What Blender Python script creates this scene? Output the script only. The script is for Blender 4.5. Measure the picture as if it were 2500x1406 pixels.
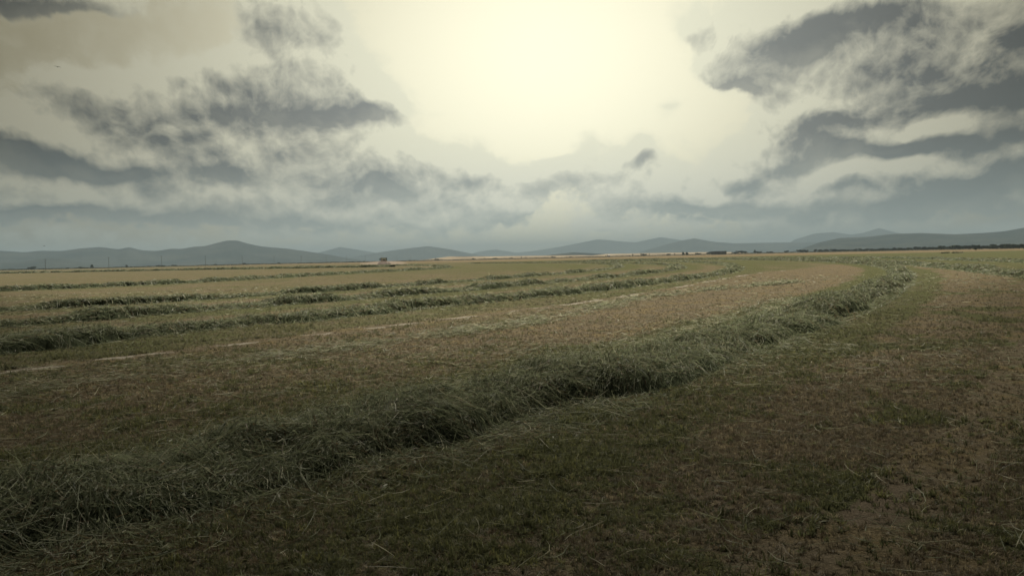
import bpy, math, random
import numpy as np
from mathutils import Vector
rng = np.random.default_rng(7)
random.seed(7)
for o in list(bpy.data.objects):
    bpy.data.objects.remove(o)
S = bpy.context.scene
COL = S.collection
R = math.radians

# ------------------------------------------------------------------ camera
FPX, EYE = 2000.0, 1.7                       # focal length in photo pixels (2500 wide), eye height
PITCH, ROLL = math.atan(73 / FPX), R(1.26)
FW = np.array([0, math.cos(PITCH), -math.sin(PITCH)])
_u0 = np.cross([1.0, 0, 0], FW)
RT = math.cos(ROLL) * np.array([1.0, 0, 0]) - math.sin(ROLL) * _u0
UP = math.cos(ROLL) * _u0 + math.sin(ROLL) * np.array([1.0, 0, 0])
cd = bpy.data.cameras.new("camera")
cam = bpy.data.objects.new("camera", cd)
COL.objects.link(cam)
cd.sensor_width = 36
cd.lens = 36 * FPX / 2500
cd.clip_start, cd.clip_end = 0.05, 60000
from mathutils import Matrix
m = Matrix(((RT[0], UP[0], -FW[0], 0), (RT[1], UP[1], -FW[1], 0), (RT[2], UP[2], -FW[2], EYE), (0, 0, 0, 1)))
cam.matrix_world = m
S.camera = cam


def ray(px, py):
    d = FPX * FW + (px - 1250) * RT + (703 - py) * UP
    return d / np.linalg.norm(d)


def gnd(px, py):
    d = ray(px, py)
    return d[:2] * (EYE / -d[2])


def at(px, py, dist):                         # point in the direction of a picture detail at a ground distance
    d = ray(px, py)
    return np.array([0, 0, EYE]) + d * (dist / math.hypot(d[0], d[1]))


def azel(px, py):
    d = ray(px, py)
    return math.atan2(d[0], d[1]), math.asin(d[2])


# ------------------------------------------------------------------ render settings
S.render.engine = "CYCLES"
S.cycles.use_denoising = True
try:
    S.cycles.denoiser = "OPENIMAGEDENOISE"
    S.cycles.denoising_input_passes = "RGB_ALBEDO_NORMAL"
except Exception:
    pass
S.cycles.max_bounces = 6
S.cycles.diffuse_bounces = 3
S.cycles.transmission_bounces = 3
S.cycles.volume_bounces = 1
S.cycles.transparent_max_bounces = 8
S.view_settings.view_transform = "Standard"
S.view_settings.look = "None"
EXPO = 1.3
S.view_settings.exposure = EXPO
S.view_settings.gamma = 1.0

# ------------------------------------------------------------------ sun
SUN_EL, SUN_AZ = R(52), R(4)                  # ahead of the camera, high, just right of the middle
sd = bpy.data.lights.new("sun", "SUN")
sd.energy = 3.7
sd.angle = R(1.9)
sd.color = (1.0, 0.93, 0.78)
sun = bpy.data.objects.new("sun", sd)
COL.objects.link(sun)
sdir = Vector((math.sin(SUN_AZ) * math.cos(SUN_EL), math.cos(SUN_AZ) * math.cos(SUN_EL), math.sin(SUN_EL)))
sun.rotation_euler = sdir.to_track_quat("Z", "Y").to_euler()
sun.location = sdir * 2000

# ------------------------------------------------------------------ world: cloudy sky laid out by azimuth and elevation
W = bpy.data.worlds.new("World")
S.world = W
W.use_nodes = True


class NT:
    def __init__(s, tree):
        s.t = tree

    def n(s, typ, **kw):
        nd = s.t.nodes.new(typ)
        for k, v in kw.items():
            setattr(nd, k, v)
        return nd

    def put(s, sock, v):
        if isinstance(v, bpy.types.NodeSocket):
            s.t.links.new(v, sock)
        elif v is not None:
            sock.default_value = v

    def m(s, op, a, b=None, c=None, clamp=False):
        nd = s.n("ShaderNodeMath", operation=op, use_clamp=clamp)
        for i, v in enumerate((a, b, c)):
            s.put(nd.inputs[i], v) if v is not None else None
        return nd.outputs[0]

    def v(s, op, a, b=None, c=None):
        nd = s.n("ShaderNodeVectorMath", operation=op)
        for i, x in enumerate((a, b, c)):
            if x is not None:
                s.put(nd.inputs[i], x)
        return nd.outputs["Value"] if op in ("DOT_PRODUCT", "LENGTH", "DISTANCE") else nd.outputs[0]

    def xyz(s, x, y, z=0.0):
        nd = s.n("ShaderNodeCombineXYZ")
        for i, v in enumerate((x, y, z)):
            s.put(nd.inputs[i], v)
        return nd.outputs[0]

    def sep(s, v):
        nd = s.n("ShaderNodeSeparateXYZ")
        s.put(nd.inputs[0], v)
        return nd.outputs

    def noise(s, vec, scale, detail=6, rough=0.55, dist=0.0, lac=2.0):
        nd = s.n("ShaderNodeTexNoise")
        s.put(nd.inputs["Vector"], vec)
        nd.inputs["Scale"].default_value = scale
        nd.inputs["Detail"].default_value = detail
        nd.inputs["Roughness"].default_value = rough
        nd.inputs["Lacunarity"].default_value = lac
        nd.inputs["Distortion"].default_value = dist
        return nd

    def step(s, v, a, b, lo=0.0, hi=1.0, kind="SMOOTHSTEP"):
        nd = s.n("ShaderNodeMapRange", interpolation_type=kind)
        s.put(nd.inputs[0], v)
        for i, x in zip((1, 2, 3, 4), (a, b, lo, hi)):
            s.put(nd.inputs[i], x)
        return nd.outputs[0]

    def mix(s, f, a, b, blend="MIX"):
        nd = s.n("ShaderNodeMix", data_type="RGBA", blend_type=blend)
        s.put(nd.inputs["Factor"], f)
        for nm, x in (("A", a), ("B", b)):
            sk = [i for i in nd.inputs if i.name == nm and i.type == "RGBA"][0]
            if isinstance(x, tuple) and len(x) == 3:
                x = x + (1.0,)
            s.put(sk, x)
        return [o for o in nd.outputs if o.type == "RGBA"][0]


def lin(r, g, b):
    f = lambda c: (c / 12.92 if c <= 0.04045 else ((c + 0.055) / 1.055) ** 2.4)
    return (f(r / 255), f(g / 255), f(b / 255))


# cloud masses: picture position of the mass, its half width and half height, and its thickness
rl = random.Random(5)
CLOUDS = [
    (740, 225, 260, 46, 1.15), (880, 240, 120, 36, .5), (620, 190, 160, 45, .45), (720, 130, 170, 45, .45), (860, 160, 100, 50, .4),
    (720, 30, 110, 65, .95), (850, 40, 60, 35, .35), (640, 20, 60, 40, .3),
    (110, -10, 190, 42, 1.5),
    (40, 305, 140, 48, 1.1), (190, 372, 140, 26, .9), (90, 345, 160, 30, .6), (265, 222, 90, 34, .75), (150, 180, 110, 34, .35), (330, 290, 130, 40, .5),
    (560, 375, 100, 30, .9), (450, 320, 150, 44, .55), (690, 330, 110, 45, .35),
    (850, 400, 150, 50, 1.05), (960, 350, 120, 50, .5), (1090, 355, 130, 42, .95), (1190, 392, 80, 22, .6), (1070, 262, 60, 18, .55),
    (45, 455, 90, 42, .55), (40, 500, 90, 16, .9), (230, 455, 130, 40, .5), (360, 480, 90, 40, .4), (560, 490, 150, 50, .8), (470, 450, 90, 40, .4), (660, 450, 100, 40, .4),
    (820, 490, 160, 40, .45), (980, 500, 120, 35, .4), (1190, 480, 130, 48, .7), (1060, 450, 90, 30, .3),
    (1450, 384, 95, 36, 1.0), (1335, 420, 65, 40, .75), (1560, 358, 52, 24, 1.0), (1440, 325, 60, 32, .7), (1575, 455, 110, 44, .75), (1690, 480, 110, 30, .45), (1790, 410, 50, 60, .45),
    (1645, 255, 44, 32, 1.2), (1665, 325, 30, 20, .25),
    (1680, 55, 44, 36, .75), (1740, 140, 80, 60, .85), (1845, 180, 75, 48, 1.05), (1930, 75, 80, 45, .9), (1860, 110, 100, 50, .3),
    (2110, 5, 170, 50, 1.5), (2500, 10, 90, 70, 1.4), (2180, 110, 110, 50, .95), (2330, 90, 120, 60, .45),
    (2440, 200, 150, 60, 1.4), (2330, 170, 100, 40, .5), (2080, 245, 130, 52, 1.15), (1960, 270, 70, 40, .5), (2240, 320, 170, 22, 1.0), (2450, 375, 150, 52, 1.2), (2330, 400, 100, 30, .6), (2360, 300, 60, 30, .4),
    (1960, 345, 90, 45, .6), (1900, 300, 60, 30, .3), (2030, 433, 100, 16, .95), (1950, 468, 100, 18, .8), (2160, 480, 150, 26, .8), (2150, 400, 110, 55, .45), (2400, 460, 90, 30, .4), (2000, 140, 80, 50, .35),
    (480, 215, 90, 50, .55), (600, 165, 80, 40, .5), (960, 225, 70, 40, .5), (520, 300, 120, 36, .5), (760, 310, 110, 40, .55), (340, 400, 110, 30, .5), (110, 430, 110, 34, .5),
    (1260, 440, 80, 34, .5), (1120, 430, 70, 30, .45), (1500, 440, 90, 40, .55), (1640, 440, 90, 44, .5), (1800, 430, 80, 60, .55), (1880, 370, 80, 44, .5), (2260, 420, 110, 44, .6), (2380, 350, 120, 40, .6),
    # broken rows of small far cumulus
    *[(x_ + rl.uniform(-30, 30), y_ + rl.uniform(-22, 22), rl.uniform(35, 75), rl.uniform(.8, 1.25) * h_, rl.uniform(.15, .75))
      for y_, h_, st_ in ((428, 36, 140), (476, 26, 120), (520, 16, 210)) for x_ in range(-40, 2560, st_)],
    # clear gaps
    (1330, 160, 260, 190, -1.3), (330, 70, 210, 60, -.35), (1100, 110, 140, 110, -.9), (1740, 280, 90, 60, -.5), (260, 408, 180, 14, -.5), (2060, 60, 60, 30, -.2), (1500, 260, 120, 60, -.5),
]

g = bpy.data.node_groups.new("cloud_field", "ShaderNodeTree")
g.interface.new_socket("P", in_out="INPUT", socket_type="NodeSocketVector")
g.interface.new_socket("D", in_out="OUTPUT", socket_type="NodeSocketFloat")
g.interface.new_socket("B", in_out="OUTPUT", socket_type="NodeSocketFloat")
G = NT(g)
gi, go = G.n("NodeGroupInput"), G.n("NodeGroupOutput")
P = gi.outputs[0]
px, py, _ = G.sep(P)
ec = G.m("ADD", G.m("MAXIMUM", py, -0.02), 0.26)
ex = G.m("MULTIPLY_ADD", G.m("MAXIMUM", py, -0.02), 0.22, 0.36)
q = G.xyz(G.m("DIVIDE", G.m("MULTIPLY", px, 0.85), ex), G.m("LOGARITHM", ec, math.e), 1.7)
nw = G.noise(q, 5.0, 3, 0.5)
warp = G.v("SUBTRACT", nw.outputs["Color"], (0.5, 0.5, 0.5))
qw = G.v("MULTIPLY_ADD", warp, (.10, .10, 0), q)
nz = G.noise(qw, 4.6, 10, 0.57)
bil = 0.0
for sc_, am_ in ((6.5, .34), (13.5, .34), (28.0, .26), (58.0, .17), (120.0, .10)):   # heaped, cauliflower-like lumps
    b1 = G.noise(qw, sc_, 0, 0.5)
    bil = G.m("MULTIPLY_ADD", G.m("ABSOLUTE", G.m("SUBTRACT", b1.outputs[0], 0.5)), am_ * 2.6, bil)
Pw = G.v("ADD", P, G.v("MULTIPLY", warp, (0.06, 0.05, 0)))
acc = 0.0
for cx, cy, rx, ry, a in CLOUDS:
    a *= 0.75 if cy > 425 and a > 0 else 1.0           # the far, low clouds are thinner
    a *= 1.3 if cx > 1900 and cy < 420 and a > 0 else 1.0          # the heaviest bank, to the right
    az, el = azel(cx, cy + (ry * .25 if a > 0 else 0))
    sx, sy = FPX / (rx * 1.1), FPX / (ry * 1.45)
    vv = G.v("MULTIPLY_ADD", Pw, (sx, sy, 0.0), (-az * sx, -el * sy, 0.0))
    if a > 0:                                             # flat dark bases, tall soft tops
        vv = G.v("MAXIMUM", vv, G.v("MULTIPLY", vv, (-1.0, -1.45, 0.0)))
    acc = G.m("MULTIPLY_ADD", G.m("POWER", 0.3679, G.v("DOT_PRODUCT", vv, vv)), a, acc)
nb = G.m("MULTIPLY_ADD", G.m("SUBTRACT", nz.outputs[0], 0.5), 1.5, G.m("MULTIPLY", G.m("SUBTRACT", bil, 0.40), 1.15))
low = G.step(py, 0.02, 0.10, 0.30, 0.0)                # closed layer towards the horizon
acc = G.m("ADD", acc, low)
d = G.m("ADD", G.m("MULTIPLY_ADD", acc, 1.7, -0.36), nb)
G.t.links.new(d, go.inputs[0])
G.t.links.new(G.m("MULTIPLY_ADD", nb, 0.30, acc), go.inputs[1])
g.interface.new_socket("V", in_out="OUTPUT", socket_type="NodeSocketFloat")
G.t.links.new(G.m("ADD", G.m("MULTIPLY_ADD", nz.outputs[0], 1.0, G.m("MULTIPLY", bil, .35)), G.m("MULTIPLY", acc, .35)), go.inputs[2])

N = NT(W.node_tree)
W.node_tree.nodes.clear()
tc = N.n("ShaderNodeTexCoord")
dx, dy, dz = N.sep(tc.outputs["Generated"])
az = N.m("ARCTAN2", dx, dy)
el = N.m("ARCSINE", dz)
PP = N.xyz(az, el)
ga, ge = azel(1330, 190)                       # the brightest part of the gap, below the hidden sun
gv = N.v("MULTIPLY", N.v("SUBTRACT", PP, (ga, ge, 0)), (1.0, 1.2, 0))
gl = N.v("LENGTH", gv)
to_light = N.v("MULTIPLY_ADD", N.v("NORMALIZE", gv), (-0.006, -0.003, 0), (0, 0.012, 0))


def field(off=None):
    gn = N.n("ShaderNodeGroup")
    gn.node_tree = g
    N.put(gn.inputs[0], PP if off is None else N.v("ADD", PP, off))
    return gn.outputs


F0 = field()
F1 = field(to_light)                            # the same sky a little nearer to the light
D0 = F0[0]
sky = N.n("ShaderNodeTexSky", sky_type="NISHITA", sun_disc=False, sun_elevation=SUN_EL, sun_rotation=SUN_AZ)
nish = N.v("MULTIPLY", sky.outputs[0], (0.1, 0.095, 0.075))
glow = N.m("POWER", 0.3679, N.m("MULTIPLY", N.m("MULTIPLY", gl, gl), 6.3))
gap = N.mix(glow, lin(98, 84, 44), tuple(1.27 * k_ for k_ in lin(255, 250, 220)))
gap = N.mix(0.04, gap, nish)
lowel = N.step(el, 0.03, 0.15, 1.0, 0.0)
rim = N.mix(N.m("POWER", glow, .62), lin(98, 88, 62), lin(255, 253, 226))
rim = N.mix(N.m("MULTIPLY", lowel, .7), rim, N.mix(glow, lin(164, 164, 144), lin(255, 255, 240)))
core = N.mix(glow, lin(24, 22, 21), lin(158, 161, 156))
core = N.mix(N.m("MULTIPLY", lowel, .6), core, N.mix(glow, lin(108, 116, 112), lin(182, 198, 194)))
body = N.m("SUBTRACT", 1.0, N.m("POWER", 0.3679, N.m("MULTIPLY", N.m("MAXIMUM", N.m("SUBTRACT", F1[1], 0.22), 0.0), 0.95)))
edge = N.m("MULTIPLY", N.m("SUBTRACT", F1[0], D0), 0.75)
shade = N.m("ADD", N.m("MULTIPLY", body, N.m("MULTIPLY_ADD", lowel, -0.35, 1.0)), edge, clamp=True)
shade = N.m("MULTIPLY", shade, N.step(F0[2], 0.45, 1.5, 0.70, 1.10))
cloud = N.mix(shade, rim, core)
veil = N.step(F0[2], 0.50, 0.95, 0.0, 0.85)
alpha = N.step(D0, -0.16, 0.40)
col = N.mix(alpha, N.mix(veil, gap, rim), cloud)
# towards the horizon the clouds sink into pale blue grey air
hz = N.mix(N.m("POWER", 0.3679, N.m("MULTIPLY", N.m("MULTIPLY", az, az), 7.0)), lin(104, 112, 106), lin(204, 218, 206))
col = N.mix(N.step(el, 0.0, 0.09, 0.30, 0.0), col, hz)
# behind and overhead: heavy grey overcast
ov = N.m("MAXIMUM", N.step(el, 0.34, 0.55), N.step(N.m("ABSOLUTE", az), 0.75, 1.2))
col = N.mix(ov, col, lin(66, 66, 64))
bg = N.n("ShaderNodeBackground")
N.put(bg.inputs[0], col)
bg.inputs[1].default_value = 2 ** -EXPO
out = N.n("ShaderNodeOutputWorld")
W.node_tree.links.new(bg.outputs[0], out.inputs[0])
W.cycles.sampling_method = "MANUAL"
W.cycles.sample_map_resolution = 512


# ------------------------------------------------------------------ helpers
def tag(o, label=None, cat=None, group=None, kind=None):
    for k, v in (("label", label), ("category", cat), ("group", group), ("kind", kind)):
        if v:
            o[k] = v
    return o


def mesh_obj(name, V, F4=None, F3=None, mats=(), midx=None, col=None, parent=None, smooth=False):
    me = bpy.data.meshes.new(name)
    V = np.asarray(V, np.float32)
    F4 = np.zeros((0, 4), np.int32) if F4 is None else np.asarray(F4, np.int32)
    F3 = np.zeros((0, 3), np.int32) if F3 is None else np.asarray(F3, np.int32)
    me.vertices.add(len(V))
    me.vertices.foreach_set("co", V.ravel())
    nl = F4.size + F3.size
    me.loops.add(nl)
    me.loops.foreach_set("vertex_index", np.concatenate([F4.ravel(), F3.ravel()]))
    me.polygons.add(len(F4) + len(F3))
    st = np.concatenate([np.arange(len(F4)) * 4, F4.size + np.arange(len(F3)) * 3]).astype(np.int32)
    me.polygons.foreach_set("loop_start", st)
    if midx is not None:
        me.polygons.foreach_set("material_index", np.asarray(midx, np.int32))
    if smooth:
        me.polygons.foreach_set("use_smooth", np.ones(len(F4) + len(F3), bool))
    me.update(calc_edges=True)
    me.validate()
    if col is not None:
        a = me.color_attributes.new("col", "FLOAT_COLOR", "POINT")
        c = np.ones((len(V), 4), np.float32)
        c[:, :3] = col
        a.data.foreach_set("color", c.ravel())
    for mt in mats:
        me.materials.append(mt)
    o = bpy.data.objects.new(name, me)
    COL.objects.link(o)
    if parent is not None:
        o.parent = parent
    return o


def empty(name, loc, rz=0.0):
    o = bpy.data.objects.new(name, None)
    COL.objects.link(o)
    o.location = loc
    o.rotation_euler = (0, 0, rz)
    o.empty_display_size = 0.3
    return o


_T = rng.random((256, 256)).astype(np.float64)


def vnoise(x, y):
    xi, yi = np.floor(x).astype(int), np.floor(y).astype(int)
    fx, fy = x - xi, y - yi
    fx, fy = fx * fx * (3 - 2 * fx), fy * fy * (3 - 2 * fy)
    a, b = _T[xi & 255, yi & 255], _T[(xi + 1) & 255, yi & 255]
    c, d_ = _T[xi & 255, (yi + 1) & 255], _T[(xi + 1) & 255, (yi + 1) & 255]
    return (a * (1 - fx) + b * fx) * (1 - fy) + (c * (1 - fx) + d_ * fx) * fy


def fbm(x, y, o=4, r=0.5):
    s, a, t = 0, 1.0, 0
    for i in range(o):
        s = s + a * vnoise(x * 2 ** i + 17.3 * i, y * 2 ** i + 5.1 * i)
        t += a
        a *= r
    return s / t


def sstep(a, b, x):
    t = np.clip((x - a) / (b - a), 0, 1)
    return t * t * (3 - 2 * t)


def grid_faces(nu, nv):
    i = np.arange(nu - 1)[:, None] * nv + np.arange(nv - 1)[None]
    i = i.ravel()
    return np.stack([i, i + nv, i + nv + 1, i + 1], 1)


class MB:                                      # simple mesh collector for built things
    def __init__(s):
        s.v, s.f = [], []

    def box(s, c, d, rz=0.0, taper=1.0):
        x, y, z = [k / 2 for k in d]
        b = len(s.v)
        for sz in (-1, 1):
            t = taper if sz > 0 else 1.0
            for sx, sy in ((-1, -1), (1, -1), (1, 1), (-1, 1)):
                p = Vector((sx * x * t, sy * y * t, sz * z))
                p.rotate(Matrix.Rotation(rz, 3, "Z"))
                s.v.append((c[0] + p.x, c[1] + p.y, c[2] + p.z))
        for f in ((3, 2, 1, 0), (4, 5, 6, 7), (0, 1, 5, 4), (1, 2, 6, 5), (2, 3, 7, 6), (3, 0, 4, 7)):
            s.f.append([b + i for i in f])
        return s

    def tube(s, p, q, r0, r1, n=8):
        p, q = Vector(p), Vector(q)
        ax = (q - p).normalized()
        u = ax.orthogonal().normalized()
        w = ax.cross(u)
        b = len(s.v)
        for c, r in ((p, r0), (q, r1)):
            for i in range(n):
                a = 2 * math.pi * i / n
                s.v.append(tuple(c + (u * math.cos(a) + w * math.sin(a)) * r))
        for i in range(n):
            j = (i + 1) % n
            s.f.append([b + i, b + j, b + n + j, b + n + i])
        s.f.append([b + i for i in reversed(range(n))])
        s.f.append([b + n + i for i in range(n)])
        return s

    def build(s, name, mat, parent=None, bevel=0.0):
        me = bpy.data.meshes.new(name)
        me.from_pydata(s.v, [], s.f)
        me.update()
        me.materials.append(mat)
        o = bpy.data.objects.new(name, me)
        COL.objects.link(o)
        if parent is not None:
            o.parent = parent
        if bevel:
            b = o.modifiers.new("bevel", "BEVEL")
            b.width = bevel
            b.segments = 2
        return o


def material(name):
    mt = bpy.data.materials.new(name)
    mt.use_nodes = True
    mt.node_tree.nodes.clear()
    n = NT(mt.node_tree)
    o = n.n("ShaderNodeOutputMaterial")
    return mt, n, o


def plain(name, c, rough=0.7, var=0.25, scale=3.0, metal=0.0, spec=0.3):
    mt, n, o = material(name)
    t = n.n("ShaderNodeTexCoord")
    nz_ = n.noise(t.outputs["Object"], scale, 4)
    b = n.n("ShaderNodeBsdfPrincipled")
    dk = tuple(k * (1 - var) for k in c)
    lt = tuple(min(1, k * (1 + var)) for k in c)
    n.put(b.inputs["Base Color"], n.mix(nz_.outputs[0], dk, lt))
    b.inputs["Roughness"].default_value = rough
    b.inputs["Metallic"].default_value = metal
    b.inputs["Specular IOR Level"].default_value = spec
    n.t.links.new(b.outputs[0], o.inputs[0])
    return mt


def blade_material(name, transl=0.35, instancer=False):
    mt, n, o = material(name)
    a = n.n("ShaderNodeAttribute", attribute_name="col", attribute_type="INSTANCER" if instancer else "GEOMETRY")
    c = a.outputs["Color"]
    df = n.n("ShaderNodeBsdfDiffuse")
    tr = n.n("ShaderNodeBsdfTranslucent")
    n.put(df.inputs[0], c)
    n.put(tr.inputs[0], c)
    gs = n.n("ShaderNodeBsdfGlossy")
    gs.inputs["Roughness"].default_value = 0.5
    gs.inputs[0].default_value = (.5, .5, .5, 1)
    mx = n.n("ShaderNodeMixShader")
    mx.inputs[0].default_value = transl
    n.t.links.new(df.outputs[0], mx.inputs[1])
    n.t.links.new(tr.outputs[0], mx.inputs[2])
    m2 = n.n("ShaderNodeMixShader")
    m2.inputs[0].default_value = 0.03
    n.t.links.new(mx.outputs[0], m2.inputs[1])
    n.t.links.new(gs.outputs[0], m2.inputs[2])
    n.t.links.new(m2.outputs[0], o.inputs[0])
    return mt


# ------------------------------------------------------------------ the lines of the field (front edges, ground metres)
PICK = {
    "W1": [(0, 1330), (350, 1270), (700, 1190), (900, 1125), (1150, 1050), (1350, 985), (1500, 925), (1640, 890), (1800, 840), (1950, 790), (2080, 745), (2170, 710), (2225, 680), (2200, 655), (2100, 645), (2000, 640.5), (1800, 634)],
    "R2": [(0, 860), (120, 852), (280, 834), (400, 820), (500, 804), (680, 792), (800, 778), (960, 762), (1110, 751), (1190, 740), (1300, 730), (1380, 720), (1460, 710), (1540, 698), (1650, 688), (1740, 673), (1800, 660), (1828, 655), (1800, 649), (1750, 644)],
    "R3": [(40, 796), (160, 788), (320, 776), (440, 764), (600, 754), (760, 740), (960, 724), (1120, 712), (1220, 702), (1320, 693), (1400, 688), (1500, 678), (1580, 670), (1640, 660), (1668, 653), (1600, 645)],
    "R4": [(0, 762), (100, 756), (220, 750), (360, 742), (460, 732), (640, 724), (800, 712), (960, 700), (1020, 696), (1120, 691), (1180, 684), (1280, 677), (1360, 670), (1440, 662), (1500, 658), (1515, 652)],
    "R5": [(0, 710), (140, 707), (260, 701), (400, 695), (500, 688), (620, 683), (720, 677), (820, 671), (900, 666), (980, 662), (1100, 653)],
    "O1": [(2500, 668), (2300, 650), (2100, 637)],
    "track": [(0, 905), (150, 890), (270, 877), (400, 858), (530, 845), (620, 832), (800, 813), (1000, 788), (1100, 780), (1300, 755), (1360, 748), (1600, 708), (1720, 690), (1830, 672), (1900, 662)],
    "rut": [(0, 970), (200, 935), (400, 905), (600, 885), (800, 862), (1000, 832), (1200, 800), (1500, 745), (1720, 710)],
    "dirt": [(2500, 900), (2430, 1000), (2380, 1060), (2300, 1130), (2200, 1200)],
}


class Line:
    """x as a smooth function of y, continued straight behind and as a wide arc ahead"""

    def __init__(s, pts, y0=-8.0, y1=420.0, deg=4, bend=300.0):
        p = np.array(pts)
        t = np.log(p[:, 1] + 15)
        w = 1.0 / (p[:, 1] + 4)
        cf = np.polyfit(t, p[:, 0], min(deg, len(p) - 1), w=w)
        a, b = p[:, 1].min(), p[:, 1].max()
        Y = np.concatenate([np.linspace(y0, a, 40, endpoint=False), np.geomspace(a, b, 260), np.linspace(b, y1, 161)[1:]]) if b < y1 else np.concatenate([np.linspace(y0, a, 40, endpoint=False), np.geomspace(a, b, 260)])
        f = lambda y: np.polyval(cf, np.log(y + 15))
        X = f(np.clip(Y, a, b))
        e = (b - a) * 0.01
        sa, sb = (f(a + e) - f(a)) / e, (f(b) - f(b - e)) / e
        X = np.where(Y < a, X + sa * (Y - a), X)
        th = math.atan(sb)
        far = Y > b
        X = np.where(far, X + sb * (Y - b) - (Y - b) ** 2 / (2 * bend), X)
        s.Y, s.X = Y, X
        s.arc = np.concatenate([[0], np.cumsum(np.hypot(np.diff(X), np.diff(Y)))])

    def x(s, y):
        return np.interp(y, s.Y, s.X)

    def u(s, x, y):                            # signed distance to the right of the line
        sl = (s.x(y + 0.5) - s.x(y - 0.5))
        return (x - s.x(y)) / np.sqrt(1 + sl * sl)

    def shifted(s, d):
        c = object.__new__(Line)
        tx, ty = np.gradient(s.X), np.gradient(s.Y)
        l = np.hypot(tx, ty)
        c.X, c.Y = s.X + d * ty / l, s.Y - d * tx / l
        c.arc = np.concatenate([[0], np.cumsum(np.hypot(np.diff(c.X), np.diff(c.Y)))])
        return c


L = {k: Line([gnd(*q_) for q_ in v], deg={"O1": 2, "dirt": 2}.get(k, 4)) for k, v in PICK.items()}


# ------------------------------------------------------------------ ground: colours of the stubble bands
def zones(x, y):
    """green 0..1, bare soil 0..1, golden 0..1"""
    n1 = fbm(x * 0.35, y * 0.35, 4)
    n2 = fbm(x * 1.3 + 40, y * 1.3, 3)
    dd_ = np.minimum(1, 14 / np.maximum(np.hypot(x, y), 1))
    u = L["W1"].u(x, y) + (fbm(x * .5 + 9, y * .5, 3) - .5) * 0.8
    b = lambda v, a, c, s: sstep(a - s, a + s, v) * (1 - sstep(c - s, c + s, v))
    green = 0.18 + 0 * x
    green = np.where(u > 0, 0.16 + 0.6 * b(u, .5, 2.0, .25) + 0.45 * sstep(4.6, 6.0, u), green)
    clump = sstep(.52, .62, n2 * .6 + n1 * .4)
    green = green + np.where(u > 1.9, 0.5 * clump, 0)
    green = green + np.where(u <= 0, 0.6 * b(u, -2.6, 0, .4) + 0.12 * sstep(-4.5, -2.2, u) - .13 * b(u, -6.2, -3.2, .6), 0)
    ur, ut = L["rut"].u(x, y), L["track"].u(x, y)
    green = green + np.where(u < 0, 0.15 * b(ur, -2.5, .3, .5), 0)
    green = green + np.where(ut < 0, .28 * sstep(0, -.6, ut), 0)
    for k in ("R2", "R3", "R4", "R5"):
        ur_ = L[k].u(x, y)
        green = green + .16 * b(ur_, -1.3, 2.6, .4) - .16 * b(ur_, -5.2, -2.4, .7)
    far = sstep(60, 160, y) * sstep(-40, 30, x)
    green = green + .3 * far
    green = np.clip(green + (n1 - .5) * (.3 + .6 * dd_) + (n2 - .5) * .35 * dd_, 0, 1)
    ud = L["dirt"].u(x, y)
    soil = .85 * b(ud, -.20, .20, .14) * (y < 24) * sstep(.42, .60, n2 * .5 + n1 * .5)
    soil = np.maximum(soil, .55 * b(u, 2.1, 3.6, .4) * sstep(.54, .68, fbm(x * 1.4 + 70, y * 1.4, 3)) * dd_)
    soil = np.maximum(soil, .30 * sstep(.60, .72, fbm(x * 1.8 + 30, y * 1.8, 3)) * (u > 0) * dd_)
    sl_ = np.interp(y, L["track"].Y, L["track"].arc)
    w_ = .10 + .40 * (fbm(sl_ * 3.1, 0 * sl_, 4) - .30)
    seg = sstep(.44, .54, fbm(sl_ * 1.7 + 2.0, 0 * sl_ + 3, 3)) * (y < 75)
    soil = np.where((np.abs(ut + .02) < w_ + .05) & (y < 75), np.maximum(soil, 2.0 * (1 - sstep(w_ - .03, w_ + .04, np.abs(ut + .02 + .1 * (n2 - .5)))) * seg), soil)
    gold = sstep(395, 430, y + np.where(x < 0, 1.6 * x, .15 * x) + 18 * (n1 - .5))
    return green, soil, gold


def ang_list():
    a = np.concatenate([np.linspace(-180, -56, 32, endpoint=False), np.linspace(-56, 56, 620, endpoint=False), np.linspace(56, 180, 33)])
    return np.radians(a)


rr = np.concatenate([np.geomspace(0.6, 3, 20, endpoint=False), np.geomspace(3, 60, 420, endpoint=False), np.geomspace(60, 13000, 200)])
aa = ang_list()
AA, RR = np.meshgrid(aa, rr)
GX, GY = RR * np.sin(AA), RR * np.cos(AA)


def gheight(x, y):
    d_ = np.hypot(x, y)
    return ((fbm(x * .5, y * .5, 3) - .5) * .10 + (fbm(x * 2.3 + 5, y * 2.3, 3) - .5) * .05) * np.exp(-d_ / 120)


GZ = gheight(GX, GY)
zg, zs, zo = zones(GX, GY)
gv_ = np.stack([GX.ravel(), GY.ravel(), GZ.ravel()], 1)
gv_ = np.concatenate([gv_, [[0, 0, 0.0]]])
nv = len(aa)
GF = grid_faces(len(rr), nv)[:, ::-1]
cap = np.stack([np.arange(nv - 1), np.arange(1, nv), np.full(nv - 1, len(gv_) - 1)], 1)[:, ::-1]
gcol = np.stack([zg.ravel(), zs.ravel(), zo.ravel()], 1)
gcol = np.concatenate([gcol, [[.3, 0, 0]]])

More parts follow.
